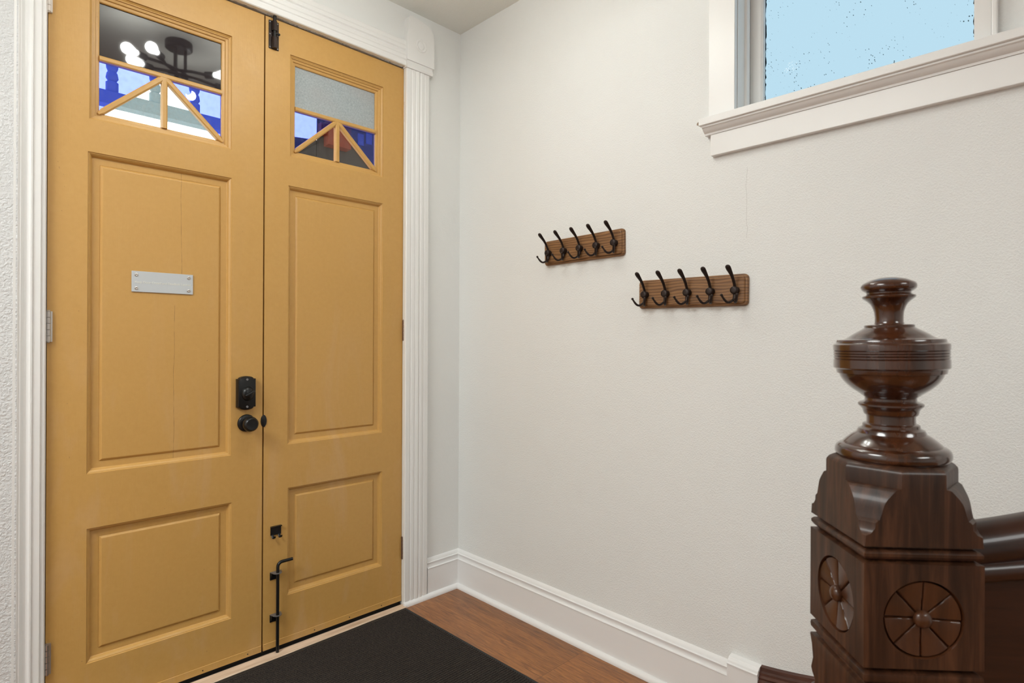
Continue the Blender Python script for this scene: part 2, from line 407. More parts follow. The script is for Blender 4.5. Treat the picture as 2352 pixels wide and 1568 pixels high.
# dark stair skirt rising behind the newel
pts = []
for i in range(16):
    s = i/15*.42; pts.append((0, -1.537-s, .12*s + .35*s*s - .008))
prof = [(0, -.2), (-.022, -.2), (-.022, .165), (-.028, .168), (-.030, .176), (-.024, .182), (-.026, .188), (-.020, .194), (-.021, .202), (-.014, .206), (-.012, .216), (0, .219)]
bm = NB(); sweep(bm, [(s, h) for s, h in prof], pts, (1, 0, 0))
struct(obj('trim_4', bm, 'skirt'), 'dark moulded wooden skirt rising along the wall behind the newel', 'trim')
# door casings
CP = [(0, 0), (0, .020), (.003, .0235), (.024, .0235), (.028, .0208), (.030, .0208), (.034, .024), (.047, .025), (.050, .0218), (.052, .0218), (.056, .0245), (.068, .0265), (.073, .024), (.0765, .0205), (.079, .0205), (.084, .025), (.098, .024), (.101, .0212), (.103, .0212), (.107, .0235), (.126, .0235), (.132, .019), (.135, .012), (.135, 0)]
bm = NB(); prism(bm, [(-.340+a, -b) for a, b in CP], 2, 0, 2.516)
struct(obj('trim_5', bm, 'trim'), 'white fluted vertical casing on the right of the door', 'trim')
bm = NB()
prism(bm, [(-b, 2.521+a*.89) for a, b in CP], 0, -1.76, -.340)
struct(obj('trim_6', bm, 'trim'), 'white fluted horizontal casing above the double door', 'trim')
CL = [(0, 0), (0, .012), (.004, .017), (.013, .018), (.015, .023), (.033, .0235), (.035, .028), (.039, .0285), (.042, .024), (.048, .020), (.054, .022), (.058, .027), (.062, .031), (.066, .031), (.068, .034), (.080, .036), (.080, 0)]
bm = NB(); prism(bm, [(-1.652-a, -b) for a, b in CL], 2, 0, 2.521)
struct(obj('trim_7', bm, 'trim', smooth=30), 'white moulded casing on the left of the door', 'trim')
# corner block: plate with worn rounded shoulder, bullseye, lower moulding
bm = NB()
pl = [(-.346, 2.548), (-.192, 2.548), (-.192, 2.690), (-.197, 2.712), (-.210, 2.730), (-.232, 2.743), (-.262, 2.750), (-.322, 2.756), (-.333, 2.752), (-.337, 2.74), (-.338, 2.70), (-.346, 2.66)]
prism(bm, pl, 1, -.036, 0)
prism(bm, [(-.036, 2.552), (-.030, 2.548), (-.028, 2.540), (-.031, 2.532), (-.034, 2.524), (-.030, 2.514), (0, 2.514), (0, 2.552)], 0, -.344, -.196)
cb = struct(obj('trim_8', bm, 'trim'), 'white corner block with round boss over the door casing', 'trim')
bm = NB()
lathe(bm, [(.030, .0), (.0305, .0025), (.028, .0045), (.0255, .0048), (.0225, .003), (.020, .001), (.0185, .001), (.0165, .0035), (.010, .0058), (0, .0065)], zmat((0, -1, 0), (-.268, -.0355, 2.633)), 40)
obj('boss', bm, 'trim', cb, smooth=50)
# door frame: jambs, head, stops
bm = NB()
box(bm, (-.337, 0, 0), (-.3285, .12, DT)); box(bm, (DL-.0, 0, 0), (-1.6515, .12, DT)); box(bm, (-1.652, 0.001, 2.5228), (-.337, .12, 2.5275))
struct(obj('trim_9', bm, 'trim'), 'white door jambs and head framing the two leaves', 'trim')
bm = NB(); box(bm, (-1.65, .052, 2.49), (-.34, .07, 2.5225)); box(bm, (-1.651, .052, 0), (-1.62, .07, 2.49)); box(bm, (-.37, .052, 0), (-.338, .07, 2.49)); box(bm, (-1.0, .052, 0), (-.96, .07, 2.49))
struct(obj('trim_10', bm, 'void'), 'dark door stops behind the two leaves', 'trim')
# flaking paint along the head
bm = NB()
x = -1.6
vs = []
while x < -.345:
    a = random.uniform(.0, .0035); vs.append((x, a)); x += random.uniform(.008, .03)
top = [bm.verts.new((x, .000, 2.5228)) for x, a in vs]; bot = [bm.verts.new((x, -.002, 2.5228-.0062+a)) for x, a in vs]
for i in range(len(vs)-1): bm.faces.new((top[i], top[i+1], bot[i+1], bot[i]))
bmesh.ops.solidify(bm, geom=bm.faces[:], thickness=.0008)
struct(obj('trim_11', bm, 'chips'), 'flaking white paint edge above the door leaves', 'trim')

# threshold
bm = NB()
n = 60; xs = [-1.65 + i*(1.65-.338)/n for i in range(n+1)]
f = [(-.0400 - .018*(-.346-x) + .0015*math.sin(x*9) + .0012*math.sin(x*23+1)) for x in xs]
A = [bm.verts.new((x, -.003, 0)) for x in xs]; B = [bm.verts.new((x, -.003, .0075)) for x in xs]
Cc = [bm.verts.new((x, yy+.004, .0075)) for x, yy in zip(xs, f)]; D_ = [bm.verts.new((x, yy, .004)) for x, yy in zip(xs, f)]; E_ = [bm.verts.new((x, yy, 0)) for x, yy in zip(xs, f)]
for i in range(n):
    for p, q in ((A, B), (B, Cc), (Cc, D_), (D_, E_)): bm.faces.new((p[i], p[i+1], q[i+1], q[i]))
struct(obj('trim_12', bm, 'raw'), 'raw pale wood threshold strip under the double door', 'trim')
bm = NB(); box(bm, (-1.65, -.0029, 0), (-.338, .05, .0025)); box(bm, (-1.65, .016, 0), (-.338, .05, .018)); struct(obj('trim_13', bm, 'void'), 'dark gap seal below the double door', 'trim')

# ================================================================== DOORS
DY = .005; DTH = .042
def ring(bm, r, prof, y=DY, fill=False):
    """mitred rings: r=(x0,z0,x1,z1), prof = [(inset, depth)]"""
    rings = []
    for i, d in prof:
        x0, z0, x1, z1 = r
        rings.append([bm.verts.new(p) for p in ((x0+i, y+d, z0+i), (x1-i, y+d, z0+i), (x1-i, y+d, z1-i), (x0+i, y+d, z1-i))])
    for A, B in zip(rings, rings[1:]):
        for k in range(4): bm.faces.new((A[k], A[(k+1) % 4], B[(k+1) % 4], B[k]))
    if fill: bm.faces.new(rings[-1])
def leaf(bm, x0, x1, z0, z1, holes, glassr):
    xs = sorted({x0, x1, *[h[0] for h in holes], *[h[2] for h in holes]}); zs = sorted({z0, z1, *[h[1] for h in holes], *[h[3] for h in holes]})
    V = {}
    def v(x, z, y):
        k = (x, z, y)
        if k not in V: V[k] = bm.verts.new((x, y, z))
        return V[k]
    for i in range(len(xs)-1):
        for j in range(len(zs)-1):
            cx, cz = (xs[i]+xs[i+1])/2, (zs[j]+zs[j+1])/2
            if any(h[0] < cx < h[2] and h[1] < cz < h[3] for h in holes): continue
            bm.faces.new((v(xs[i], zs[j], DY), v(xs[i+1], zs[j], DY), v(xs[i+1], zs[j+1], DY), v(xs[i], zs[j+1], DY)))
            if not (glassr[0] < cx < glassr[2] and glassr[1] < cz < glassr[3]):
                bm.faces.new((v(xs[i], zs[j], DY+DTH), v(xs[i+1], zs[j], DY+DTH), v(xs[i+1], zs[j+1], DY+DTH), v(xs[i], zs[j+1], DY+DTH)))
    for a in range(len(xs)-1):
        for z in (z0, z1): bm.faces.new((v(xs[a], z, DY), v(xs[a+1], z, DY), v(xs[a+1], z, DY+DTH), v(xs[a], z, DY+DTH)))
    for b in range(len(zs)-1):
        for x in (x0, x1): bm.faces.new((v(x, zs[b], DY), v(x, zs[b+1], DY), v(x, zs[b+1], DY+DTH), v(x, zs[b], DY+DTH)))
    for h in holes:
        if h == glassr: ring(bm, h, [(0, 0), (.0012, .005), (.007, .009), (.0092, .0095), (.0100, .0135), (.0160, .0150), (.0178, .0155), (.0195, .0200), (.0275, .0215), (.030, .0240), (.030, .034), (.0, DTH)])
        else: ring(bm, h, [(0, 0), (.0015, .003), (.004, .0035), (.009, .008), (.0125, .0150), (.014, .0165)])
def bar(bm, a, b, wd, y0, y1, point=False):
    a = Vector((a[0], 0, a[1])); b = Vector((b[0], 0, b[1])); d = (b-a).normalized(); n = Vector((-d.z, 0, d.x))*wd/2
    sec = [(-1, y1), (-1, y0+.003), (-.55, y0), (.55, y0), (1, y0+.003), (1, y1)]
    st = [(a, 1), (b, 1)] if not point else [(a, 1), (b-d*.012, 1), (b+d*.006, .45)]
    rs = [[bm.verts.new(p+n*s*k+Vector((0, y, 0))) for s, y in sec] for p, k in st]
    for ra, rb in zip(rs, rs[1:]):
        for i in range(6): bm.faces.new((ra[i], ra[(i+1) % 6], rb[(i+1) % 6], rb[i]))
    bm.faces.new(rs[0][::-1]); bm.faces.new(rs[-1])
def pane(pts, m, parent, label):
    bm = NB(); prism(bm, pts, 1, DY+.0285, DY+.0315)
    # a single face pair would refract twice: keep only the room side face plus its thin rim
    o = obj('glass_pane', bm, m, parent)
    o['label'] = label; return o
def hinge(x, z0, z1, m, parent, label):
    bm = NB(); n = 5; hh = (z1-z0)/n; y = -.0035
    for k in range(n):
        lathe(bm, [(.0052, z0+k*hh+.0004), (.0062, z0+k*hh+.001), (.0062, z0+(k+1)*hh-.001), (.0052, z0+(k+1)*hh-.0004)], Matrix.Translation((x, y, 0)), 14)
    lathe(bm, [(.003, z1-.001), (.005, z1), (.005, z1+.003), (.0, z1+.005)], Matrix.Translation((x, y, 0)), 12)
    lathe(bm, [(.0, z0-.004), (.004, z0-.002), (.004, z0+.001)], Matrix.Translation((x, y, 0)), 12)
    box(bm, (x-.004, y, z0), (x+.010, DY+.002, z1))
    o = obj('hinge', bm, m, parent, smooth=40); o['label'] = label; return o

def make_door(name, label, x0, x1, ztop, gr, ups, lows, zbar, panes, crack):
    bm = NB(); holes = [gr, ups, lows]
    leaf(bm, x0, x1, .020, ztop, holes, gr)
    d = struct(obj(name, bm, 'door'), label, 'door')
    for nm, r in (('upper_panel', ups), ('lower_panel', lows)):
        bm = NB(); ring(bm, r, [(.014, .0165), (.0345, .0170), (.0350, .0180), (.0415, .0120), (.0435, .0115)], fill=True)
        obj(nm, bm, crack if nm == 'upper_panel' else 'door', d)
    gx0, gz0, gx1, gz1 = gr[0]+.030, gr[1]+.030, gr[2]-.030, gr[3]-.030; cx = (gx0+gx1)/2
    bm = NB(); y0, y1 = DY+.014, DY+.034
    bar(bm, (gx0-.001, zbar), (gx1+.001, zbar), .017, y0, y1); bar(bm, (cx, zbar), (cx, gz0-.001), .019, y0+.0003, y1)
    bar(bm, (cx+.006, zbar+.003), (gx0+.001, gz0+.001), .019, y0+.0006, y1-.0006, True); bar(bm, (cx-.006, zbar+.003), (gx1-.001, gz0+.001), .019, y0+.0009, y1-.0009, True)
    obj('glazing_bars', bm, 'door', d)
    pm, pl = panes
    e = .001
    pane([(gx0-e, zbar), (gx1+e, zbar), (gx1+e, gz1+e), (gx0-e, gz1+e)], pm[0], d, pl[0])
    pane([(gx0-e, gz0), (cx, zbar), (gx0-e, zbar)], pm[1], d, pl[1])
    pane([(gx1+e, gz0), (gx1+e, zbar), (cx, zbar)], pm[1], d, pl[2])
    pane([(gx0-e, gz0), (cx, gz0-e), (cx, zbar)], pm[2], d, pl[3])
    pane([(gx1+e, gz0), (cx, zbar), (cx, gz0-e)], pm[2], d, pl[4])
    # sweep strip
    bm = NB(); box(bm, (x0+.001, DY-.0035, .0215), (x1-.001, DY-.0003, .047), .001, 1); sw = obj('door_sweep', bm, 'door', d)
    bm = NB(); k = 0
    for t in (.08, .33, .58, .83) if name == 'door_2' else (.12, .4, .68, .92):
        lathe(bm, [(.0022, 0), (.0022, .0012), (0, .0018)], zmat((0, -1, 0), (x0+(x1-x0)*t, DY-.0035, .033)), 10)
    obj('nail', bm, 'rubber', sw)
    return d
d1 = make_door('door_1', 'left amber painted door leaf with knob, deadbolt and grey sign', -1.6482, -.9848, 2.515, (-1.543, 1.960, -1.104, 2.388), (-1.546, .806, -1.102, 1.853), (-1.545, .189, -1.098, .628), 2.172,
    (('mirror_glass', 'blue_glass', 'clear_glass'), ('dark reflective upper pane', 'cobalt blue triangular pane on the left', 'cobalt blue triangular pane on the right', 'clear dusty triangular pane on the left', 'clear dusty triangular pane on the right')), 'door_crack')
d2 = make_door('door_2', 'right amber painted door leaf with two black bolts', -.9792, -.3385, 2.515, (-.880, 1.985, -.447, 2.397), (-.885, .821, -.4465, 1.866), (-.883, .212, -.445, .645), 2.190,
    (('frost', 'blue_glass', 'amber_glass'), ('mottled grey frosted upper pane', 'cobalt blue triangular pane on the left', 'cobalt blue triangular pane on the right', 'brown tinted triangular pane on the left', 'brown tinted triangular pane on the right')), 'door')
hinge(-1.6455, 1.235, 1.330, 'steel', d1, 'bare steel middle hinge'); hinge(-1.6455, .199, .293, 'steel', d1, 'worn steel bottom hinge'); hinge(-1.6485, 2.262, 2.357, 'painted_steel', d1, 'cream painted top hinge')
hinge(-.3345, 2.266, 2.360, 'painted_steel', d2, 'cream painted top hinge'); hinge(-.3365, 1.241, 1.336, 'old_steel', d2, 'tarnished middle hinge'); hinge(-.3375, .219, .320, 'old_steel', d2, 'tarnished bottom hinge')

# deadbolt
cx, cz = -1.0515, 1.040
def arch(hw, hh, shoulder, bulge, n=10):
    top = [(-hw, hh-shoulder), (-hw*.78, hh-shoulder)] + [(hw*.78*math.sin(a), hh-shoulder + bulge*math.cos(a)) for a in [(-PI/2 + PI*i/n) for i in range(1, n)]] + [(hw*.78, hh-shoulder), (hw, hh-shoulder)]
    return [(x, z) for x, z in top] + [(-x, -z) for x, z in top]
pf = arch(.0335, .064, .010, .010)
bm = NB()
lay = [(1.0, .005), (1.0, -.014), (.94, -.019), (.90, -.020)]
rings = [[bm.verts.new((cx+x*s, y, cz+z*s)) for x, z in pf] for s, y in lay]
for A, B in zip(rings, rings[1:]):
    for k in range(len(pf)): bm.faces.new((A[k], A[(k+1) % len(pf)], B[(k+1) % len(pf)], B[k]))
bm.faces.new(rings[-1]); db = obj('deadbolt', bm, 'black', d1, smooth=30); db['label'] = 'black arched deadbolt housing'
bm = NB(); lathe(bm, [(.024, 0), (.023, .004), (.019, .010), (.013, .014), (.006, .016), (0, .0165)], zmat((0, -1, 0), (cx+.002, -.019, cz-.002)) @ Matrix.Diagonal((1, 1.15, 1, 1)), 32)
tp = obj('thumb_turn', bm, 'black', db, smooth=60)
bm = NB(); v = box(bm, (-.019, -.006, -.0045), (.019, .006, .0045), .003, 2)
bmesh.ops.transform(bm, matrix=Matrix.Translation((cx+.004, -.037, cz-.001)) @ Matrix.Rotation(math.radians(-28), 4, 'Y'), verts=bm.verts)
obj('turn_piece', bm, 'black', db, smooth=50)
for dz in (.052, -.052):
    bm = NB(); lathe(bm, [(.0045, 0), (.0045, .001), (.0035, .002), (.0015, .0014), (0, .0013)], zmat((0, -1, 0), (cx, -.0195, cz+dz)), 16); obj('screw', bm, 'bracket', db, smooth=50)
# knob
kx, kz = -1.046, .9235
bm = NB(); lathe(bm, [(.033, 0), (.033, .004), (.030, .008), (.024, .010), (.013, .011), (.0115, .014), (.011, .026), (.014, .030)], zmat((0, -1, 0), (kx, .005, kz)), 40)
kb = obj('door_knob', bm, 'black', d1, smooth=40); kb['label'] = 'black round door knob'
bm = NB(); lathe(bm, [(.0125, 0), (.020, .003), (.0265, .010), (.0285, .018), (.0270, .026), (.0225, .032), (.0205, .0335), (.0175, .033), (0, .0335)], zmat((0, -1, 0), (kx, -.022, kz)), 40)
obj('knob_ball', bm, 'black', kb, smooth=40)
# edge plate of the other knob rosette peeking past the seam
bm = NB(); lathe(bm, [(.019, 0), (.019, .0025), (.016, .004), (0, .004)], zmat((0, -1, 0), (-.9805, .0045, .925)) @ Matrix.Diagonal((.6, 1.25, 1, 1)), 28)
st = obj('strike_plate', bm, 'black', d2, smooth=40)

# sliding barrel bolt at the top of the right leaf
bx, bz = -.948, 2.449
bm = NB(); box(bm, (bx-.020, .002, 2.392), (bx+.020, .0051, 2.504), .001, 1)
bb = obj('barrel_bolt', bm, 'iron', d2); bb['label'] = 'dark barrel bolt at the top edge'
bm = NB(); lathe(bm, [(.0065, 2.398), (.0065, 2.548)], Matrix.Translation((bx, -.006, 0)), 16); obj('bolt_rod', bm, 'black', bb, smooth=40)
bm = NB()
for a, b in ((2.394, 2.438), (2.462, 2.500)): prism(bm, [(-.0105, .003), (-.0095, -.008), (-.005, -.0145), (.005, -.0145), (.0095, -.008), (.0105, .003)], 2, a, b)
bmesh.ops.translate(bm, vec=(bx, 0, 0), verts=bm.verts); obj('barrel', bm, 'iron', bb)
bm = NB(); tube(bm, [(bx, -.008, 2.450), (bx+.006, -.012, 2.450), (bx+.012, -.013, 2.450)], .0042, 10); sphere(bm, (bx+.014, -.013, 2.450), .005); obj('slide_knob', bm, 'black', bb, smooth=50)
for sx in (-.015, .015):
    for sz in (2.398, 2.449, 2.497):
        bm = NB(); lathe(bm, [(.003, 0), (.0025, .001), (0, .0016)], zmat((0, -1, 0), (bx+sx, .002, sz)), 10); obj('screw', bm, 'bracket', bb)
# keeper bracket above the cane bolt
bm = NB(); box(bm, (-.952, .001, .468), (-.910, .0051, .504), .0008, 1); box(bm, (-.952, -.008, .501), (-.910, .0015, .504))
kp = obj('bolt_keeper', bm, 'black', d2); kp['label'] = 'small black bracket with two curled lips'
for xx in (-.944, -.918):
    bm = NB(); tube(bm, [(xx, .002, .470), (xx, -.002, .462), (xx, -.009, .458), (xx, -.016, .461), (xx, -.019, .468)], .005, 10, [(1, .35)]*5); obj('lip', bm, 'black', kp, smooth=50)
# cane bolt
bm = NB()
rx, ry = -.931, -.018
pts = [(rx, ry, .0095), (rx, ry, .18), (rx, ry, .345)] + [(rx+.018-.018*math.cos(a), ry, .345+.018*math.sin(a)) for a in [PI/2*i/6 for i in range(1, 7)]] + [(rx+.058, ry-.004, .3645)]
tube(bm, pts, .0062, 14); cb_ = obj('cane_bolt', bm, 'black', d2, smooth=40); cb_['label'] = 'black L-handled cane bolt'
for zz in (.322, .155):
    bm = NB()
    half = [(-.022, .003)] + [(-.018*math.cos(PI*i/10), -.010-.020*math.sin(PI*i/10)) for i in range(11)] + [(.022, .003)]
    prism(bm, [(rx+x, y) for x, y in half], 2, zz-.0015, zz+.0015)
    br = obj('bracket', bm, 'bracket', cb_)
    bm = NB(); prism(bm, [(.004, zz-.001), (-.010, zz-.001), (.004, zz-.028)], 0, rx-.020, rx-.017); box(bm, (rx-.022, .002, zz-.030), (rx+.004, .0049, zz)); obj('gusset', bm, 'black', cb_)

# sign on the left leaf
sg = empty('sign', (-1.329, .015, 1.4415)); tag(sg, 'small grey acrylic sign with four screws on the left door leaf', 'sign')
bm = NB(); box(bm, (-1.4222, .0125, 1.4062), (-1.2322, .0155, 1.4772), .0006, 1); pt = obj('plate', bm, 'sign', sg)
for sx in (-1.410, -1.248):
    for sz in (1.4645, 1.4185):
        bm = NB(); lathe(bm, [(.0028, -.006), (.0028, 0), (.0055, .0002), (.0052, .0018), (.0035, .0026), (.0015, .0016), (0, .0016)], zmat((0, -1, 0), (sx+.0015, .0125, sz)), 20); obj('screw', bm, 'steel', sg, smooth=50)
tcu = bpy.data.curves.new('t', 'FONT'); tcu.body = 'Keep Door Closed and Deadbolt Latched'; tcu.size = .0112; tcu.align_x = 'CENTER'; tcu.align_y = 'CENTER'; tcu.extrude = .0002
to = bpy.data.objects.new('t', tcu); COL.objects.link(to); bpy.context.view_layer.update()
me = bpy.data.meshes.new_from_object(to.evaluated_get(bpy.context.evaluated_depsgraph_get()))
wdt = to.dimensions.x; sc = .172/max(wdt, 1e-4); bpy.data.objects.remove(to)
me.transform(Matrix.Translation((-1.3262, .0122, 1.4395)) @ Matrix.Rotation(PI/2, 4, 'X') @ Matrix.Diagonal((sc, sc*1.05, 1, 1))); me.transform(wm(sg).inverted())
me.materials.clear(); me.materials.append(M['letter']); lo = bpy.data.objects.new('lettering', me); COL.objects.link(lo); lo.parent = sg

# ================================================================== WINDOW on the right wall
bm = NB()
box(bm, (-.020, -1.447, 1.985), (0, -1.356, 2.72), .0015, 1)                         # left casing
struct(obj('trim_14', bm, 'trim'), 'flat white casing on the left of the window', 'trim')
bm = NB(); box(bm, (-.020, -2.104, 1.985), (0, -2.069, 2.72), .0015, 1); box(bm, (-.026, -2.115, 1.985), (0, -2.104, 2.72), .003, 2)
struct(obj('trim_15', bm, 'trim'), 'narrow white casing on the right of the window', 'trim')
bm = NB(); box(bm, (-.020, -2.115, 2.63), (0, -1.356, 2.72)); struct(obj('trim_16', bm, 'trim'), 'white casing above the window', 'trim')
# frame + sash
bm = NB()
box(bm, (.0, -1.449, 1.985), (.15, -1.4465, 2.63)); box(bm, (.0, -2.0755, 1.985), (.15, -2.072, 2.63)); box(bm, (0, -2.0755, 2.615), (.15, -1.447, 2.63)); box(bm, (0, -2.0755, 1.98), (.15, -1.447, 2.002))
# parting stop
prism(bm, [(.050, -1.449), (.052, -1.456), (.060, -1.460), (.070, -1.459), (.078, -1.452), (.080, -1.449)], 2, 2.0, 2.62)
wn = struct(obj('window_1', bm, 'trim', smooth=40), 'high window with speckled pane in the right wall', 'window')
bm = NB()
box(bm, (.092, -1.488, 2.0), (.125, -1.449, 2.62), .003, 2); box(bm, (.092, -2.073, 2.0), (.125, -2.066, 2.62)); box(bm, (.092, -2.073, 2.0), (.125, -1.449, 2.030)); box(bm, (.092, -2.073, 2.585), (.125, -1.449, 2.62))
prism(bm, [(.094, -1.487), (.098, -1.4915), (.110, -1.4925), (.110, -1.487)], 2, 2.0, 2.62)
obj('sash', bm, 'trim', wn)
bm = NB(); box(bm, (.112, -2.068, 2.02), (.115, -1.486, 2.6)); obj('glass_pane', bm, 'window_glass', wn)
bm = NB()
for (ya, sgn, wv) in ((-1.4925, -1, .004), (-2.0655, 1, .013)):
    zs = [2.02+i*.008 for i in range(72)]
    A = [bm.verts.new((.1105, ya-.001*-sgn, z)) for z in zs]; B = [bm.verts.new((.1105, ya+sgn*(wv+random.uniform(-.002, .002)), z)) for z in zs]
    for i in range(len(zs)-1): bm.faces.new((A[i], A[i+1], B[i+1], B[i]))
bmesh.ops.solidify(bm, geom=bm.faces[:], thickness=.001)
obj('putty', bm, 'putty', wn)
# stool with cove, apron
bm = NB()
sp = [(.03, 1.9735), (-.052, 1.9735), (-.054, 1.975), (-.054, 1.996), (-.052, 1.998), (.092, 1.998), (.092, 1.9735)]
prism(bm, sp, 1, -2.55, -1.338)
stl = struct(obj('trim_17', bm, 'trim'), 'white window stool with a chipped left end', 'trim')
bm = NB(); prism(bm, [(-1.3385, 1.9745), (-1.3300, 1.980), (-1.3320, 1.986), (-1.3385, 1.990)], 0, -.052, -.030); obj('chip', bm, 'chipwood', stl)
bm = NB()
prism(bm, [(0, 1.974), (-.046, 1.974), (-.046, 1.968), (-.043, 1.966), (-.041, 1.9655), (-.037, 1.960), (-.030, 1.955), (-.024, 1.952), (-.0225, 1.946), (0, 1.946)], 1, -2.545, -1.345)
struct(obj('trim_18', bm, 'trim', smooth=30), 'white cove moulding under the window stool', 'trim')
bm = NB(); box(bm, (-.020, -2.535, 1.874), (0, -1.364, 1.946), .0015, 1); struct(obj('trim_19', bm, 'trim'), 'flat white apron board below the window', 'trim')

# ================================================================== COAT RACKS
def make_rack():
    r = empty('coat_rack', (0, 0, 0))
    # board: rounded rectangle in local y-z, wall at x=0, two-step moulded edge
    L2, H2 = .2065, .0525
    def rr(hw, hh, rad, n=6):
        out = []
        for cx, cy, a0 in ((hw-rad, hh-rad, 0), (-hw+rad, hh-rad, PI/2), (-hw+rad, -hh+rad, PI), (hw-rad, -hh+rad, 3*PI/2)):
            out += [(cx+rad*math.cos(a0+PI/2*i/n), cy+rad*math.sin(a0+PI/2*i/n)) for i in range(n+1)]
        return out
    bm = NB(); lay = [(0, 0, .014), (-.009, 0, .014), (-.012, -.002, .013), (-.0125, -.007, .012), (-.0165, -.008, .010), (-.018, -.0105, .009)]
    rings = [[bm.verts.new((x, y, z)) for y, z in rr(L2+i, H2+i, rad)] for x, i, rad in lay]
    for A, B in zip(rings, rings[1:]):
        n = len(A)
        for k in range(n): bm.faces.new((A[k], A[(k+1) % n], B[(k+1) % n], B[k]))
    bm.faces.new(rings[0][::-1]); bm.faces.new(rings[-1])
    obj('board', bm, 'rack', r, smooth=25)
    for k in range(5):
        y = .171 - k*.0855; z = -.002
        bm = NB()
        lathe(bm, [(.0125, -.001), (.0125, .012), (.0115, .016)], zmat((-1, 0, 0), (-.0165, y, z)), 20)
        # long upper prong with a flattened paddle end
        up = [(-.026, z+.004), (-.031, z+.018), (-.040, z+.034), (-.052, z+.048), (-.064, z+.058), (-.073, z+.065), (-.079, z+.071), (-.082, z+.0755), (-.0830, z+.0785)]
        rd = [.0060, .0048, .0050, .0060, .0078, .0092, .0095, .0078, .0030]
        tube(bm, [(x, y, zz) for x, zz in up], rd, 12, [(.8, 1), (.8, 1), (.75, 1), (.6, 1), (.5, 1), (.45, 1), (.45, 1), (.45, 1), (.5, 1)])
        # stem down, then two curled lower prongs
        tube(bm, [(-.026, y, z-.006), (-.028, y, z-.022), (-.033, y, z-.036)], [.0068, .0056, .0048], 12)
        for s in (1, -1):
            pts = [(-.031, y+s*.001, z-.030)]
            for i in range(0, 9):
                a = PI*i/8; rr_ = i/8
                pts.append((-.034-.034*rr_, y+s*(.002+.024*rr_), z-.031-.0125*math.sin(a)+.014*rr_**2))
            rad = [.0040]*len(pts); rad[-1] = .0030; rad[-2] = .0032
            tube(bm, pts, rad, 10)
            sphere(bm, pts[-1], .0046, 12)
        h = obj('hook', bm, 'iron', r, smooth=45)
        bm = NB(); lathe(bm, [(.0118, -.003), (.0128, -.001), (.0128, .0025), (.0112, .0045), (.006, .0052), (0, .0054)], zmat((-1, 0, 0), (-.0345, y, z)), 28)
        obj('hook_cap', bm, 'iron', h, smooth=50)
    return r
def copy_tree(o, parent=None):
    c = o.copy(); COL.objects.link(c); c.parent = parent
    for ch in [x for x in bpy.data.objects if x.parent == o]: copy_tree(ch, c)
    return c
rk = make_rack()
rk2 = copy_tree(rk)
rk.location = (0, -.803, 1.624); rk.rotation_euler = (math.radians(-.9), 0, 0)
tag(rk, 'five-hook wooden coat rack nearer the corner, the higher one', 'coat rack', 'coat racks on the right wall')
rk2.location = (0, -1.284, 1.417); rk2.rotation_euler = (math.radians(.5), 0, 0)
tag(rk2, 'five-hook wooden coat rack nearer the newel post, the lower one', 'coat rack', 'coat racks on the right wall')

# ================================================================== DOOR MAT
bm = NB()
mx0, mx1, my0, my1 = -1.62, -.360, -.99, -.051
prof = []; y = my0; step = .0115
while y < my1-step:
    for t, hgt in ((0, .0015), (.2, .0078), (.5, .0095), (.8, .0078)): prof.append((y+t*step, hgt))
    y += step
prof.append((my1, .0045))
P0 = [bm.verts.new((mx0, a, h)) for a, h in prof]; P1 = [bm.verts.new((mx1, a, h)) for a, h in prof]
for i in range(len(prof)-1): bm.faces.new((P0[i], P0[i+1], P1[i+1], P1[i]))
b0 = [bm.verts.new((x, yy, 0.001)) for x, yy in ((mx0, my0), (mx1, my0), (mx1, my1), (mx0, my1))]
bm.faces.new(b0)
dm = empty('door_mat', (-.346, -.041, 0)); tag(dm, 'dark brown ribbed entrance mat on the floor before the double door', 'mat')
obj('pile', bm, 'carpet', dm)
bm = NB()
for a, b in (((mx0-.014, my0-.014), (mx0, my1+.010)), ((mx1, my0-.014), (mx1+.014, my1+.010)), ((mx0, my0-.014), (mx1, my0)), ((mx0, my1), (mx1, my1+.010))):
    box(bm, (*a, 0.0), (*b, .0045))
obj('border', bm, 'rubber', dm); dm.rotation_euler = (0, 0, .018)

# ================================================================== NEWEL POST
TH = YAW - PI/2 - math.radians(3.07)
e1 = Vector((math.cos(TH), math.sin(TH), 0)); e2 = Vector((-math.sin(TH), math.cos(TH), 0))
near = CAM + R0*.456 + F*.75; near.z = 0
NC = near + (e1+e2)*.075
nw = empty('newel_post', NC, TH); tag(nw, 'dark carved newel post with turned finial and flower rosettes', 'newel post')
NM = Matrix.Translation(NC) @ Matrix.Rotation(TH, 4, 'Z')
lv = [(0, .082, 0), (.10, .082, 0), (.11, .075, 0), (.66, .075, 0), (.70, .075, .0), (.722, .075, .004), (.726, .075, .014), (.735, .075, .017), (.742, .075, .008), (.748, .075, .004), (.765, .075, .010), (.785, .075, .006), (.797, .0750, 0), (.800, .0745, 0),
      (.8020, .0690, 0), (.805, .0665, 0), (.8065, .0715, 0), (.810, .0742, 0), (.8145, .0748, 0), (.819, .0742, 0), (.8218, .0700, 0), (.823, .0665, 0), (.8255, .0672, 0), (.828, .0750, 0), (.9625, .0750, 0),
      (.9640, .0690, 0), (.9660, .0665, 0), (.9675, .0715, 0), (.9715, .0743, 0), (.9755, .0745, 0), (.9785, .0718, 0), (.9805, .0665, 0), (.9840, .0665, 0), (.9845, .0745, 0), (.9875, .0745, .0012), (.9985, .0745, .0022), (1.0010, .0745, .008), (1.0075, .0745, .0135), (1.0148, .0745, .0142), (1.0178, .0745, .0175), (1.0185, .0745, .0192), (1.0225, .0745, .0205)]
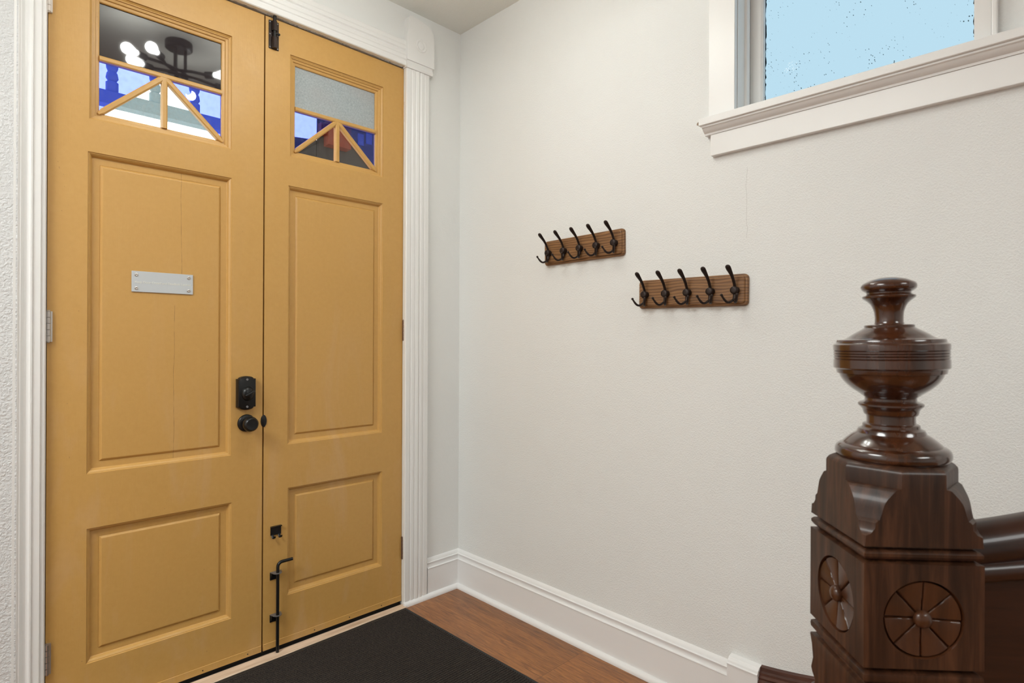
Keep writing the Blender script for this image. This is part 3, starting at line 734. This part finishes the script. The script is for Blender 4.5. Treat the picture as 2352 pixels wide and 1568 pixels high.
lv += [(z, .0745, c) for z, c in ((1.0265, .0218), (1.0316, .0232), (1.0367, .0247), (1.0417, .0270), (1.0462, .0303), (1.0502, .0338), (1.0540, .0372), (1.0570, .0400), (1.0578, .0420), (1.0590, .0468), (1.0765, .0470))]
lv += [(1.0790, .0738, .0466), (1.0830, .0705, .0440), (1.0858, .066, .042)]
bm = NB(); rings = []
for z, a, c in lv:
    c = max(c, 2e-4)
    rings.append([bm.verts.new((x, y, z)) for x, y in ((-a+c, -a), (a-c, -a), (a, -a+c), (a, a-c), (a-c, a), (-a+c, a), (-a, a-c), (-a, -a+c))])
RZ, RR = .8915, .0505
for k, (A, B) in enumerate(zip(rings, rings[1:])):
    for i in range(8):
        if abs(lv[k][0]-.828) < 1e-6 and i in (0, 6): continue
        bm.faces.new((A[i], A[(i+1) % 8], B[(i+1) % 8], B[i]))
bm.faces.new(rings[0][::-1]); bm.faces.new(rings[-1])
def facemap(side, x, z, d):
    """x across the face, z up, d outward"""
    return (x, -.075-d, z) if side == 0 else (-.075-d, -x, z)
for side in (0, 1):
    n = 64; hw = .0748
    inn, out = [], []
    for i in range(n):
        a = 2*PI*i/n; c, s = math.cos(a), math.sin(a)
        top, bot = .9625-RZ, RZ-.828
        t = min(hw/abs(c) if abs(c) > 1e-6 else 9, (top if s > 0 else bot)/abs(s) if abs(s) > 1e-6 else 9)
        out.append(bm.verts.new(facemap(side, c*t, RZ+s*t, 0))); inn.append(bm.verts.new(facemap(side, c*RR, RZ+s*RR, 0)))
    for i in range(n): bm.faces.new((inn[i], out[i], out[(i+1) % n], inn[(i+1) % n]))
    # fill the four rectangular corners left by the radial mapping
    for cx_, cz_ in ((hw, .9625), (-hw, .9625), (-hw, .828), (hw, .828)):
        cv = bm.verts.new(facemap(side, cx_, cz_, 0))
        best = sorted(out, key=lambda v: (v.co-cv.co).length)
        a, b = best[0], best[1]
        for i in range(n):
            p, q = out[i], out[(i+1) % n]
            pd, qd = p.co, q.co
            xi = 0 if side == 0 else 1
            if (abs(pd.z-qd.z) > 1e-5 and abs(pd[xi]-qd[xi]) > 1e-5) and (pd-cv.co).length < .012 and (qd-cv.co).length < .012: bm.faces.new((p, cv, q))
me_post = obj('post', bm, 'newel', nw, local=True, smooth=28)
for side in (0, 1):
    bm = NB(); nt_, nr = 192, 26; rings = []
    for j in range(nr+1):
        r = RR*(1 - j/nr*.80)
        row = []
        for i in range(nt_):
            a = 2*PI*i/nt_ + .04; ph = (a*8/(2*PI)) % 1.0; dd = min(ph, 1-ph)*2*PI/8*r
            q = r/RR
            dep = .0012 + .0042*(1-q)**.8 + .0042*math.exp(-(dd/.0008)**2)
            dep += .0012*(abs(ph-.5)*2)**2*q
            if q > .965: dep = .0075 if q < .999 else .0
            row.append(bm.verts.new(facemap(side, r*math.cos(a-.04), RZ+r*math.sin(a-.04), -dep)))
        rings.append(row)
    for A, B in zip(rings, rings[1:]):
        for i in range(nt_): bm.faces.new((A[i], A[(i+1) % nt_], B[(i+1) % nt_], B[i]))
    bm.faces.new(rings[-1])
    ro = obj('rosette', bm, 'petal', nw, local=True, smooth=40); ro['label'] = 'eight-petal carved rosette'
    bm = NB()
    d = (0, -1, 0) if side == 0 else (-1, 0, 0); o_ = facemap(side, 0, RZ, -.0045)
    lathe(bm, [(.0108, 0), (.0112, .003), (.0100, .006), (.0070, .0083), (.003, .0095), (0, .0098)], zmat(d, o_), 28)
    obj('button', bm, 'petal', ro, local=True, smooth=60)
# turned finial, leaning a little
prof = [(85, 44.7), (110, 61), (125, 65), (140, 65.7), (155, 64.5), (165, 61.6), (176, 56), (185, 52), (193, 52), (203, 56), (210, 62), (216, 62.8), (228, 61.5), (236, 58), (250, 51.5), (270, 44.5), (290, 40.3), (315, 37), (340, 34.8), (380, 33.6), (418, 33.5), (430, 36), (433, 45), (438, 58), (446, 59.5), (456, 59), (459, 60), (470, 66), (485, 75.5), (500, 84), (515, 92), (530, 99), (545, 108), (549, 112), (551, 125.5), (563, 128), (575, 128), (580, 130.5), (588, 135.2), (596, 136), (632, 135.5), (638, 133), (642, 135.2), (654, 135.2), (658, 132.8), (662, 135.2), (672, 135.2), (678, 132.8), (683, 135.2), (694, 135.2), (700, 132.8), (706, 135.4), (768, 135.6), (776, 133), (781, 129.2), (800, 128.4), (812, 127.4), (817, 122), (840, 119.5), (870, 113.7), (895, 107), (920, 98.3), (940, 90.5), (960, 80.7), (975, 73), (985, 69.5), (996, 63.5), (1008, 61), (1026, 61.2), (1034, 66), (1042, 74), (1052, 77), (1064, 77), (1074, 74), (1085, 70), (1100, 66.5), (1112, 65.5), (1130, 64), (1138, 62), (1141, 58), (1170, 57.3), (1203, 57.8), (1207, 64), (1214, 67), (1235, 68), (1243, 71.5), (1250, 77), (1262, 79.5), (1280, 82), (1288, 86), (1296, 91), (1312, 98), (1330, 105.6), (1348, 112), (1358, 116), (1366, 117.5), (1370, 121), (1378, 126.5), (1390, 131.5), (1405, 134.5), (1425, 136), (1445, 135.8), (1462, 133), (1478, 127.5), (1490, 120), (1494, 112)]
pr = [(0, 1.25-(620+66/3.408-778.7)*.000615), (.012, 1.25-(620+68/3.408-778.7)*.000615), (44.7*.000516*.7, 1.25-(620+74/3.408-778.7)*.000615)]
pr += [(hw*.000516, 1.25-(620+y/3.408-778.7)*.000615) for y, hw in prof]
zb = pr[-1][1]; ang = math.radians(1.2)
shift = Matrix.Translation((.0022, 0, 1.0820)) @ Matrix.Rotation(-ang, 4, 'Y') @ Matrix.Translation((0, 0, -zb))
bm = NB(); lathe(bm, pr, shift, 96)
fo = obj('finial', bm, 'finial', nw, local=True, smooth=32)

# ================================================================== STAIR RAIL leaving the newel to the right
hr = empty('stair_handrail', NM @ Vector((.0755, .0, 0)), TH); tag(hr, 'dark varnished handrail and panel running right from the newel post', 'handrail')
def railpts(z0, n=24, ln=.62, k=.14):
    out = []
    for i in range(n+1):
        s = ln*i/n; out.append((s, 0, z0 + k*s + .28*s*s))
    return out
top = [(-.030, .000), (-.034, .010), (-.034, .022), (-.030, .034), (-.020, .044), (-.008, .049), (.008, .049), (.020, .044), (.030, .034), (.034, .022), (.034, .010), (.030, 0), (.022, -.008), (.018, -.018), (-.018, -.018), (-.022, -.008)]
bm = NB(); sweep(bm, top, railpts(.942), (0, 1, 0)); obj('rail', bm, 'rail', hr, local=True, smooth=40)
mid = [(-.024, 0), (-.033, .004), (-.038, .012), (-.038, .020), (-.033, .028), (-.024, .032), (-.026, .038), (-.020, .041), (.020, .041), (.026, .038), (.024, .032), (.033, .028), (.038, .02), (.038, .012), (.033, .004), (.024, 0)]
bm = NB(); sweep(bm, mid, railpts(.918, k=.07), (0, 1, 0)); obj('subrail', bm, 'rail', hr, local=True, smooth=40)
bm = NB()
pts = railpts(.918, k=.07)
pts[0] = (.0075, 0, pts[0][2])
A = [[bm.verts.new((s, y, z)) for y, z in ((-.020, 0), (.020, 0), (.020, zz), (-.020, zz))] for s, _, zz in pts]
for P_, Q in zip(A, A[1:]):
    for k in range(4): bm.faces.new((P_[k], P_[(k+1) % 4], Q[(k+1) % 4], Q[k]))
bm.faces.new(A[0][::-1]); bm.faces.new(A[-1]); obj('panel', bm, 'rail', hr, local=True)

# ================================================================== CEILING LIGHT (seen mirrored in the left leaf's top pane)
FX = Vector((-1.00, -1.04, H))
cl = empty('ceiling_light', FX); tag(cl, 'black flush ceiling light with splayed arms and bare bulbs, mirrored in the door pane', 'ceiling light')
bm = NB(); lathe(bm, [(.062, 0), (.064, -.004), (.064, -.034), (.058, -.040), (0, -.040)], Matrix.Translation(FX), 36); obj('canopy', bm, 'black', cl, smooth=40)
bm = NB()
for k in range(3):
    a = 2*PI*k/3+.3; q = FX + Vector((.030*math.cos(a), .030*math.sin(a), 0)); tube(bm, [q-Vector((0, 0, .038)), q-Vector((0, 0, .15+.012*k))], .008, 10)
obj('stem', bm, 'black', cl, smooth=50)
ends = [(-1.28, -.87, 2.625), (-1.19, -.79, 2.632), (-1.25, -.925, 2.598), (-.82, -.84, 2.625), (-.88, -1.24, 2.610), (-.70, -1.03, 2.625)]
for k, e in enumerate(ends):
    e = Vector(e); c0 = FX + Vector((0, 0, -.150-.010*(k % 3))); d = (e-c0); d.z = 0; ln = d.length; d.normalize()
    sv = Vector((-d.y, d.x, 0))*(.03 if k % 2 else -.03)
    soc = e - d*.115
    bm = NB(); tube(bm, [c0-d*.05, c0+sv*.4, (c0*.45+soc*.55)+sv*.6, soc], .0075, 10); arm = obj('arm', bm, 'black', cl, smooth=50)
    bm = NB(); lathe(bm, [(.010, 0), (.018, .004), (.018, .048), (.015, .050)], zmat(d+Vector((0, 0, -.05)), soc-d*.01), 20); obj('socket', bm, 'black', arm, smooth=40)
    bm = NB(); lathe(bm, [(.011, 0), (.012, .012), (.017, .028), (.023, .044), (.0255, .055), (.0235, .066), (.016, .076), (.006, .0805), (0, .081)], zmat(d+Vector((0, 0, -.05)), soc+d*.036), 20)
    bb_ = obj('bulb', bm, 'bulb', cl, smooth=70); bb_['label'] = 'lit clear filament bulb'

# ================================================================== OUTSIDE
pf_ = empty('porch_frieze', (-1.6, 1.5, 2.5)); tag(pf_, 'pale porch frieze of turned spindles outside the door panes', 'porch frieze')
bm = NB(); box(bm, (-3.2, 1.46, 2.512), (-.50, 1.54, 2.583), .004, 1); obj('rail', bm, 'porch', pf_)
bm = NB(); box(bm, (-3.2, 1.46, 3.02), (-.50, 1.54, 3.10), .004, 1); obj('rail', bm, 'porch', pf_)
for k in range(11):
    xx = -.815 - k*.205
    bm = NB(); lathe(bm, [(.030, 2.583), (.030, 2.640), (.020, 2.648), (.030, 2.665), (.026, 2.690), (.020, 2.700), (.028, 2.72), (.032, 2.78), (.028, 2.85), (.020, 2.875), (.028, 2.89), (.022, 2.905), (.022, 2.93), (.030, 2.94), (.030, 3.02)], Matrix.Translation((xx, 1.5, 0)), 16)
    obj('spindle', bm, 'porch', pf_, smooth=40)
hs = empty('neighbour_house', (5.5, 8, 0)); tag(hs, 'brown neighbouring house seen through the right leaf panes', 'house')
bm = NB(); prism(bm, [(3.08, 8), (10, 8), (12, 12), (5.6, 12)], 2, 0, 8); prism(bm, [(2.2, 8.3), (3.08, 8.01), (5.6, 12), (4.6, 12)], 2, 0, 4.95); obj('wall', bm, 'brownhouse', hs)
bm = NB(); box(bm, (3.22, 7.8, 4.86), (3.68, 7.999, 5.32)); box(bm, (3.10, 7.85, 5.05), (3.22, 7.999, 5.25)); obj('brick_panel', bm, 'red', hs)
for a in ((3.92, 5.06), (4.10, 5.12)):
    bm = NB(); box(bm, (a[0], 7.97, a[1]), (a[0]+.13, 7.999, a[1]+.22)); obj('window', bm, 'housewin', hs)
